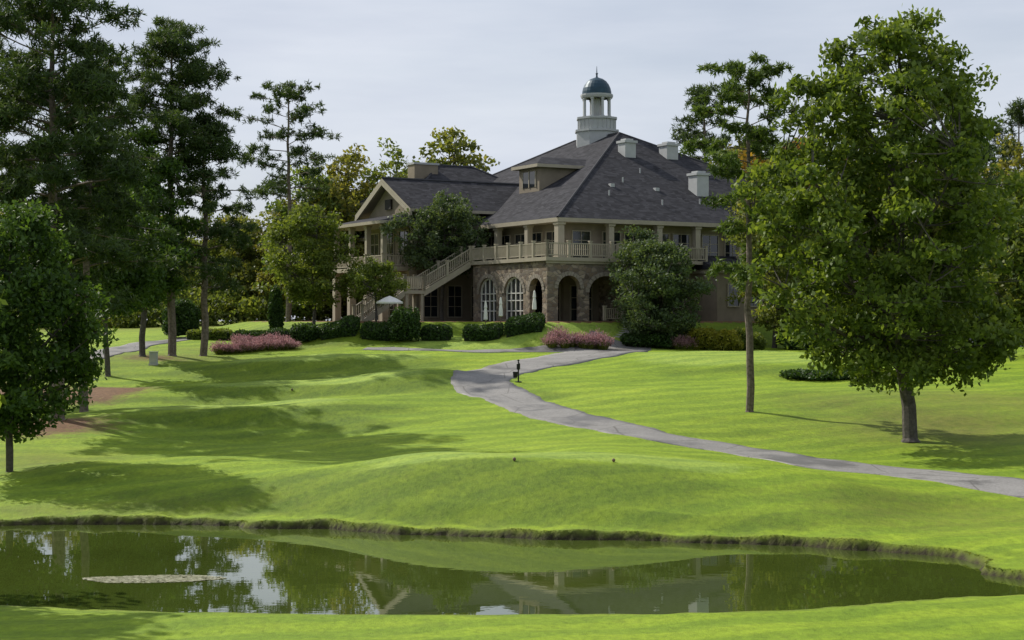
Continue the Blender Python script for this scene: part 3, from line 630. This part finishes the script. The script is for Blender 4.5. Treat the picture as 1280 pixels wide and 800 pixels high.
# ------------------------------------------------------------------ shrubs
def hedge(name,P0,P1,wd_,ht,mat,seed,n_per=260,ls=.09,power=4,undul=.08):
    r=np.random.default_rng(seed); mb=MB(); P0=np.array(P0);P1=np.array(P1); d=P1-P0; Lg=np.linalg.norm(d); d/=Lg; n=np.array([-d[1],d[0]])
    N=int(n_per*(Lg+wd_)*(ht+wd_)*1.2)
    u=r.normal(size=(N,3)); u/=(np.abs(u)**power).sum(1)[:,None]**(1/power)
    u*=r.uniform(.86,1.04,N)[:,None]; u=u[u[:,2]>-.85]; N=len(u)
    s=u[:,0]*Lg/2+Lg/2; k=u[:,1]*wd_/2; xy=P0+d*s[:,None]+n*k[:,None]
    g=hfun(xy[:,0],xy[:,1]); und=1+undul*np.sin(s*1.7+seed)+undul*.6*np.sin(s*4.1)
    z=g+(u[:,2]*.5+.5)*ht*und
    P=np.column_stack([xy,z])+r.normal(size=(N,3))*.03
    K=max(2,int(Lg/.8)); ss_=np.linspace(.12,Lg-.12,K+1)
    for a,b in zip(ss_[:-1],ss_[1:]):
        V=[]
        for q in (a,b):
            for kk in (-wd_*.38,wd_*.38):
                p=P0+d*q+n*kk; zg=H1(p[0],p[1])
                V+= [(p[0],p[1],zg-.1),(p[0],p[1],zg+ht*.8*(1+undul*math.sin(q*1.7+seed)))]
        hexa(mb,V,0)
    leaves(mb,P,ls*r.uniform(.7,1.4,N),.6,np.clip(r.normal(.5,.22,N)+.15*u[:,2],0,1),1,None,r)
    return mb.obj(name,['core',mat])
def shrub(name,x,y,rx,ry,ht,mat,seed,ls=.1,n=None,power=2.3):
    r=np.random.default_rng(seed); mb=MB(); n=n or int(1300*(rx+ry)*ht*.7); ph=r.uniform(0,6,4)
    u=r.normal(size=(n,3)); u/=(np.abs(u)**power).sum(1)[:,None]**(1/power); u=u[u[:,2]>-.8]; n=len(u)
    th=np.arctan2(u[:,1],u[:,0]); lump=1+.10*np.sin(3*th+ph[0]+3*u[:,2])+.08*np.sin(5*th+ph[1]-4*u[:,2])
    u2=u*(r.uniform(.8,1.06,n)*lump)[:,None]; z0=H1(x,y)
    P=np.column_stack([x+u2[:,0]*rx,y+u2[:,1]*ry,z0+(u2[:,2]*.52+.48)*ht])
    K=8; V=[];Fc=[]
    for i in range(5):
        t=-.85+1.6*i/4; q=math.sqrt(max(.05,1-t*t))*.72
        V+=[(x+rx*q*math.cos(k/K*6.283),y+ry*q*math.sin(k/K*6.283),z0+(t*.5+.48)*ht) for k in range(K)]
    for i in range(4):
        for k in range(K): Fc.append([i*K+k,i*K+(k+1)%K,(i+1)*K+(k+1)%K,(i+1)*K+k])
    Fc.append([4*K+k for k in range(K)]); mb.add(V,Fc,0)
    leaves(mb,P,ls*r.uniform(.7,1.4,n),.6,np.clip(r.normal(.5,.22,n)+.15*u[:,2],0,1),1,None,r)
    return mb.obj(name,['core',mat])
def W_(px,d): return np.array([(px-640)/F*d,d])
hedge('clipped_hedge',W_(292,129),W_(364,128),1.3,.9,'hedge',1)
shrub('round_shrub',*W_(382,127),1.2,1.1,1.35,'hedge',2)
hedge('clipped_hedge',W_(402,126.5),W_(448,126),1.4,1.05,'hedge',3,undul=.12); hedge('clipped_hedge',W_(452,125.6),W_(490,125.2),1.3,1.0,'hedge',4,undul=.12)
shrub('round_shrub',*W_(506,124.5),1.15,1.15,2.5,'hedge',5,power=2.8)
hedge('clipped_hedge',W_(527,125.2),W_(564,124.8),1.3,1.05,'hedge',6,undul=.12)
hedge('clipped_hedge',W_(580,124.4),W_(628,123.8),1.4,1.05,'hedge',7); hedge('clipped_hedge',W_(632,123.7),W_(680,123.4),1.4,1.05,'hedge',8)
hedge('low_hedge',W_(235,132),W_(290,131),1.2,.8,'lime',9)
def grassclump(name,items,mat,seed,blade=.9,nb=420):
    r=np.random.default_rng(seed); mb=MB()
    for (x,y,rad,h) in items:
        z0=H1(x,y); th=r.uniform(0,6.28,nb); q=r.uniform(0,1,nb)**.6
        d=np.stack([np.cos(th),np.sin(th),np.zeros(nb)],1); hh=h*(1-.35*q*q)*r.uniform(.6,1.1,nb)
        base=np.array([x,y,z0])+d*(q*rad*.35)[:,None]; tip=base+d*(q*rad*.75)[:,None]+np.array([0,0,1])*hh[:,None]
        mid=(base+tip)/2+np.array([0,0,.08]); sd_=np.cross(d,[0,0,1])*.012
        V=np.stack([base-sd_,base+sd_,mid+sd_,mid-sd_],1).reshape(-1,3); mb.add(V,np.arange(4*nb).reshape(-1,4),1,r.uniform(.3,1,nb))
        n2=nb*3; k=r.integers(0,nb,n2); f=r.uniform(.45,1,n2)[:,None]; P=base[k]+(tip[k]-base[k])*f+r.normal(size=(n2,3))*.05
        leaves(mb,P,.06*r.uniform(.6,1.5,n2),.35,np.clip(r.normal(.5,.25,n2),0,1),0,(tip-base)[k],r)
    return mb.obj(name,[mat,'tuft'])
r=np.random.default_rng(3)
grassclump('pink_muhly_grass',[(*(W_(px,121.5+r.uniform(-.6,.6))),.85,1.35*r.uniform(.75,1.15)) for px in np.arange(690,758,8)],'muhly',21)
grassclump('pink_muhly_grass',[(*(W_(px,d)),.8,1.0*r.uniform(.7,1.15)) for px,d in zip(np.arange(274,366,9.),np.linspace(119.5,124,11))]+[(*(W_(px,126)),.8,1.0*r.uniform(.7,1.1)) for px in np.arange(300,366,11.)],'muhly',22)
grassclump('pink_muhly_grass',[(*(W_(px,123)),.75,1.1) for px in (848,855,862)],'muhly',23)
for k,(px,d,rx,h) in enumerate(((878,123.5,1.1,1.6),(893,124.5,1.0,1.5),(908,123.2,1.15,1.6),(924,124,1.0,1.7),(866,125.5,.9,1.4),(940,125,1,1.3))):
    shrub('golden_shrub',*W_(px,d),rx,rx*.9,h,'yel' if k%2==0 else 'lime',40+k,.1)
for k,(px,d,rx,h) in enumerate(((1000,101,1.2,.55),(1030,100,1.5,.6),(1065,101,1.4,.75),(1095,100,1.5,.75),(1115,101,.9,.5))):
    shrub('ground_juniper',*W_(px,d),rx,rx*.8,h,'hedge',60+k,.09)
for k,(px,d,rx,h) in enumerate(((227,135,1.4,3.0),(345,131,.55,3.9),(820,124,1.6,1.2),(795,124,1.2,1.0),(1005,128,1.8,1.5),(1050,131,2,1.6))):
    shrub('evergreen_shrub',*W_(px,d),rx,rx,h,'hedge',80+k,.11)
# ------------------------------------------------------------------ trees
def at_(px,py,lo=45): return site(px,py,lo)
x,y=at_(1138,552); broadleaf('oak_tree',x,y,20.0,2.6,6.0,560,112,.155,'oak',101,.34,.80,.48,.76,(-1.1,0),nprim=30,gap=.24)
x,y=at_(937,515); pine('pine_tree',x,y,18.3,10.8,3.3,24,102,.2,5,170,'pinel',.66,lambda t:np.sin(np.pi*(.2+.72*t)**.9)**.5,low=8)
x,y=at_(72,525); pine('pine_tree',x,y,22.8,6.5,4.9,80,103,.34,6,200,'pine',.98)
x,y=at_(105,515); pine('pine_tree',x,y,19.5,8.0,3.8,42,104,.24,5,190,'pine',.9)
x,y=at_(-25,505); pine('pine_tree',x,y,25,6.0,4.6,60,105,.32,6,190,'pine',.95)
x,y=at_(12,590); broadleaf('dogwood_tree',x,y,10.8,1.7,3.0,180,180,.12,'dk',106,.14,.75,.6,.7,(.3,0),nprim=12,gap=.12)
x,y=at_(215,445); pine('pine_tree',x,y,24.2,13.5,4.1,50,107,.3,6,210,'pine',1.0)
x,y=at_(254,445); pine('pine_tree',x,y,17.8,5.0,4.2,38,108,.27,5,190,'pine',.9)
x,y=at_(178,445); broadleaf('sweetgum_tree',x,y,16.5,4.0,3.4,150,140,.16,'dk',109,.22,.7,.6,.95)
x,y=at_(135,470); broadleaf('sweetgum_tree',x,y,13.5,4.5,3.3,140,140,.16,'dk',119,.18,.7,.6,.95)
pine('pine_tree',-19.6,140,20.8,10.5,3.9,28,110,.24,4,170,'pine',.85,lambda t:np.sin(np.pi*(.12+.8*t)**.8)**.5)
broadleaf('maple_tree',*W_(392,132),9.8,1.8,3.0,140,120,.14,'lime',111,.14,.8,.6,.7,gap=.12)
broadleaf('crape_myrtle_tree',*W_(470,129),5.0,1.6,1.9,60,110,.11,'lime',112,.09,.8,.6,.5)
tx,ty,_=L(-3.6,13.4,0); broadleaf('maple_tree',tx,ty,11.2,4.2,3.5,130,135,.14,'grey',113,.16,.8,.6,.78,gap=.12)
broadleaf('birch_tree',*W_(825,124.6),8.4,.9,3.3,170,145,.125,'grey',114,.14,.75,.55,.7)
broadleaf('birch_tree',*W_(800,127),8.3,1.5,2.2,70,145,.125,'grey',115,.12,.75,.55,.7)
broadleaf('sweetgum_tree',*W_(968,129),15.2,1.5,3.3,170,125,.16,'dist',118,.2,.75,.55,.9)
broadleaf('oak_tree',-21,40.5,13,3.0,5.0,110,110,.22,'oak',116,.3,.75,.6,1.2)
woods=empty('background_woods')
var=[]
for k in range(5): var.append(broadleaf('wood_tree_%d'%k,0,0,17+k*.8,1.2,4.6,150,70,.26,'dist',200+k,.22,.7,.55,1.2,mesh_only=True,nprim=8))
var2=[broadleaf('autumn_tree_%d'%k,0,0,15.5+k,1.5,4.2,140,70,.26,'aut',220+k,.2,.75,.6,1.15,mesh_only=True,nprim=8) for k in range(2)]
vp=[pine('wood_pine_%d'%k,0,0,21+k,8,3.6,34,240+k,.25,5,110,'pine',.95,mesh_only=True,ns=.28) for k in range(2)]
r=np.random.default_rng(77); kk=0
def inst(me,x,y,s):
    global kk; o=bpy.data.objects.new('woodland_%03d'%kk,me); kk+=1; S.collection.objects.link(o); o.parent=woods
    o.location=(x,y,H1(x,y)-.2); o.rotation_euler=(0,0,r.uniform(0,6.28)); o.scale=(s*r.uniform(.9,1.15),)*2+(s,)
def row(px0,px1,step,d,dj,h0,h1,pa=.15,pp=.15):
    for px in np.arange(px0,px1,step):
        dd=d+r.uniform(-dj,dj); x=(px+r.uniform(-.3,.3)*step-640)/F*dd; q=r.uniform()
        me=var2[r.integers(2)] if q<pa else (vp[r.integers(2)] if q<pa+pp else var[r.integers(5)])
        h=h0+(h1-h0)*(px-px0)/(px1-px0); inst(me,x,dd,h/18*r.uniform(.88,1.12))
row(-520,330,46,185,12,13.5,12,.2,.0); row(300,500,28,167,5,11.5,16,.35,0); row(-600,520,60,230,12,16,16,.15,.1)
row(500,900,50,215,8,19,19,.2,0)
row(905,1800,46,158,8,17,19,.0,.15); row(890,1900,56,185,10,21,23,.1,.1); row(-700,2100,90,290,25,20,20,.15,.1)
for px,d,h,v_ in ((535,190,19.5,var[1]),(568,192,21.5,var[3]),(512,196,18.5,var2[0]),(448,172,15,var2[1]),(880,165,20.5,vp[0]),(960,156,20,var2[0]),(985,152,19,var2[1]),(925,160,18,var[2]),(1285,120,14,var[1]),(1330,118,17,var[0])):
    inst(v_,(px-640)/F*d,d,h/18)
def thicket(name,pts,seed,mat,h,n=90):
    r=np.random.default_rng(seed); mb=MB()
    for (x,y) in pts:
        z0=H1(x,y); P=[]
        k=r.integers(4,7)
        for _ in range(k):
            c=np.array([x+r.normal()*1.6,y+r.normal()*1.2,z0+r.uniform(.2,h)]); u=r.normal(size=(n,3)); u/=np.linalg.norm(u,axis=1)[:,None]
            P.append(c+u*(r.uniform(.5,1,n)**.4)[:,None]*np.array([1.5,1.3,1.0]))
        P=np.vstack(P); leaves(mb,P,.26*r.uniform(.6,1.2,len(P)),.6,np.clip(r.normal(.45,.25,len(P)),0,1),0,None,r)
    return mb.obj(name,[mat])
r2=np.random.default_rng(5)
thicket('woodland_understory',[((px-640)/F*d,d) for px in np.arange(-300,440,13) for d in (168+r2.uniform(-5,5),)],31,'dist',3.2)
thicket('woodland_understory',[((px-640)/F*d,d) for px in np.arange(930,1700,13) for d in (147+r2.uniform(-3,3),)],32,'dk',4.5)
# ------------------------------------------------------------------ short turf overhanging the cut bank
r=np.random.default_rng(9); mb=MB(); n=len(POND); Pp=[];Dd=[]
for i in range(n):
    a=POND[i];b=POND[(i+1)%n]
    if min(a[0],b[0])<-30 or min(a[1],b[1])<41.5: continue
    Lg=np.linalg.norm(b-a); e=(b-a)/Lg; nn_=np.array([-e[1],e[0]]); k=int(Lg*500); s=r.uniform(0,1,k)
    q=a+(b-a)*s[:,None]
    Pp.append(q+nn_*(r.uniform(-.4,.6,k))[:,None]); Dd.append(np.tile(-nn_,(k,1)))
Pp=np.vstack(Pp);Dd=np.vstack(Dd); z,sd,_=hfun(Pp[:,0],Pp[:,1],True); ok=(sd>.13)&(sd<.26)&((np.sin(Pp[:,0]*1.9)+np.sin(Pp[:,0]*5.3+1)+r.normal(size=len(Pp))*.8)>.0); Pp=Pp[ok];Dd=Dd[ok];z=z[ok]; k=len(Pp)
ax=np.column_stack([Dd*1.2,np.full(k,-.1)])*1.2
leaves(mb,np.column_stack([Pp,z]),.05*r.uniform(.5,1.5,k),.2,np.clip(r.normal(.6,.25,k),0,1),0,ax,r); mb.obj('bank_grass_fringe',['tuft'])
mb=MB(); k=1500; t=r.uniform(0,6.28,k); q=r.uniform(0,1,k)**.5
cx_l,cy_l=-9.7,43.2; px_=cx_l+1.85*q*np.cos(t)*(1+.1*np.sin(3*t)); py_=cy_l+.62*q*np.sin(t)*(1+.2*np.sin(2*t))
for i in range(k):
    rr_=r.uniform(.03,.075); a=r.uniform(0,6.28); V=[(px_[i]+rr_*math.cos(a+m*1.047),py_[i]+rr_*math.sin(a+m*1.047),.006+.012*r.uniform()) for m in range(6)]
    mb.add(V,[[0,1,2,3,4,5]],0,float(r.uniform()))
M['lily']=foliage('lily_pads',(.12,.12,.06),(.25,.25,.15),(.42,.41,.3),.1)
mb.obj('floating_water_plants',['lily'])
# ------------------------------------------------------------------ small course furniture
def revol(mb,x,y,z,prof,n=12,mat=0):
    V=[(x+r_*math.cos(k/n*6.28319),y+r_*math.sin(k/n*6.28319),z+h) for r_,h in prof for k in range(n)]
    Fc=[[i*n+k,i*n+(k+1)%n,(i+1)*n+(k+1)%n,(i+1)*n+k] for i in range(len(prof)-1) for k in range(n)]; mb.add(V,Fc,mat)
def wb(mb,x,y,z,sx,sy,sz,mat=0): hexa(mb,[(x+i*sx/2,y+j*sy/2,z+k*sz) for i in (-1,1) for j in (-1,1) for k in (0,1)],mat)
x,y=at_(648,478); z=H1(x,y); mb=MB()
revol(mb,x,y,z,[(.0,0),(.2,0),(.2,.05),(.045,.07),(.045,.75),(.09,.78),(.11,.85),(.11,1.12),(.06,1.17),(.03,1.28),(.07,1.31),(.07,1.36),(0,1.38)])
revol(mb,x-.19,y-.05,z,[(0,.28),(.12,.28),(.15,.62),(.16,.64),(.12,.64),(0,.6)]); wb(mb,x-.09,y-.02,z+.52,.12,.05,.05); wb(mb,x,y,z+1.02,.05,.34,.04)
mb.obj('ball_washer',['black'])
x,y=at_(192,456); z=H1(x,y); mb=MB(); wb(mb,x,y,z-.05,.62,.5,.12,1); wb(mb,x,y,z+.07,.52,.42,.8,0); wb(mb,x,y,z+.87,.6,.5,.06,0); wb(mb,x,y-.215,z+.2,.4,.012,.5,1); wb(mb,x+.14,y-.23,z+.45,.03,.03,.12,1)
mb.obj('utility_cabinet',['grey_p','conc'])
for px,py in ((767,578),(643,577),(365,489)):
    x,y=at_(px,py); z=H1(x,y); mb=MB(); revol(mb,x,y,z-.02,[(.0,0),(.02,0),(.022,.03),(.05,.045),(.065,.09),(.05,.13),(.025,.15),(0,.155)]); mb.obj('tee_marker',['wood'],smooth=True)
def umbrella(x,y,open_=True,name='patio_umbrella'):
    z=H1(x,y); mb=MB(); revol(mb,x,y,z,[(0,0),(.28,0),(.28,.08),(.03,.1),(.03,2.45),(.0,2.5)],10,1)
    if open_:
        R_=1.05; n=8; z-=.1
        V=[(x,y,z+2.65)]+[(x+R_*.5*math.cos(k/n*6.283),y+R_*.5*math.sin(k/n*6.283),z+2.45) for k in range(n)]+[(x+R_*math.cos(k/n*6.283),y+R_*math.sin(k/n*6.283),z+2.15) for k in range(n)]+[(x+R_*math.cos(k/n*6.283),y+R_*math.sin(k/n*6.283),z+2.02) for k in range(n)]
        Fc=[[0,1+k,1+(k+1)%n] for k in range(n)]+[[1+k,1+n+k,1+n+(k+1)%n,1+(k+1)%n] for k in range(n)]+[[1+n+k,1+2*n+k,1+2*n+(k+1)%n,1+n+(k+1)%n] for k in range(n)]
        mb.add(V,Fc,0)
        revol(mb,x,y,z,[(0,.84),(.55,.84),(.55,.88),(0,.88)],14,1)
    else: revol(mb,x,y,z,[(.05,.95),(.17,1.0),(.15,1.5),(.10,1.9),(.13,1.95),(.07,2.4),(0,2.52)],10,0)
    mb.obj(name,['canvas','wood'])
umbrella(*W_(487,127.5)); umbrella(*W_(607,126.5),False); umbrella(*W_(626,126),False); umbrella(*W_(668,125),False)
# ------------------------------------------------------------------ light, sky, camera
az=math.radians(-52); el=math.radians(40)
sd_=Vector((math.sin(az)*math.cos(el),math.cos(az)*math.cos(el),math.sin(el)))
l=bpy.data.lights.new('sun','SUN'); l.energy=5.0; l.angle=math.radians(.7); l.color=(1,.945,.85)
lo=bpy.data.objects.new('sun',l); S.collection.objects.link(lo); lo.rotation_euler=sd_.to_track_quat('Z','Y').to_euler()
w=bpy.data.worlds.new('World'); S.world=w; w.use_nodes=True; nt=w.node_tree; nt.nodes.clear()
sk=nd(nt,'ShaderNodeTexSky',sky_type='NISHITA'); sk.sun_disc=False; sk.sun_elevation=el; sk.sun_rotation=az; sk.dust_density=2; sk.air_density=1
tc=nd(nt,'ShaderNodeTexCoord').outputs['Generated']
n1=noise(nt,tc,3.2,6,.55,(1,1,5)); f=ramp(nt,n1,[(.32,(.65,)*3),(.68,(.95,)*3)])
cc=ramp(nt,noise(nt,tc,2.2,6,.55,(1,1,6)),[(.32,(5.0,5.55,6.8)),(.68,(7.4,7.8,8.6))])
c=mixc(nt,f,sk.outputs[0],cc)
bg=nd(nt,'ShaderNodeBackground'); bg.inputs[1].default_value=.105; lk(nt,c,bg.inputs[0]); o=nd(nt,'ShaderNodeOutputWorld'); lk(nt,bg.outputs[0],o.inputs[0])
cam=bpy.data.cameras.new('camera'); co_=bpy.data.objects.new('camera',cam); S.collection.objects.link(co_); co_.location=(0,0,EYE); co_.rotation_euler=(math.radians(90),0,0)
cam.sensor_width=36; cam.lens=F/1280*36; cam.clip_end=3000; cam.clip_start=.5; S.camera=co_
S.view_settings.view_transform='Standard'; S.view_settings.look='None'; S.view_settings.exposure=0
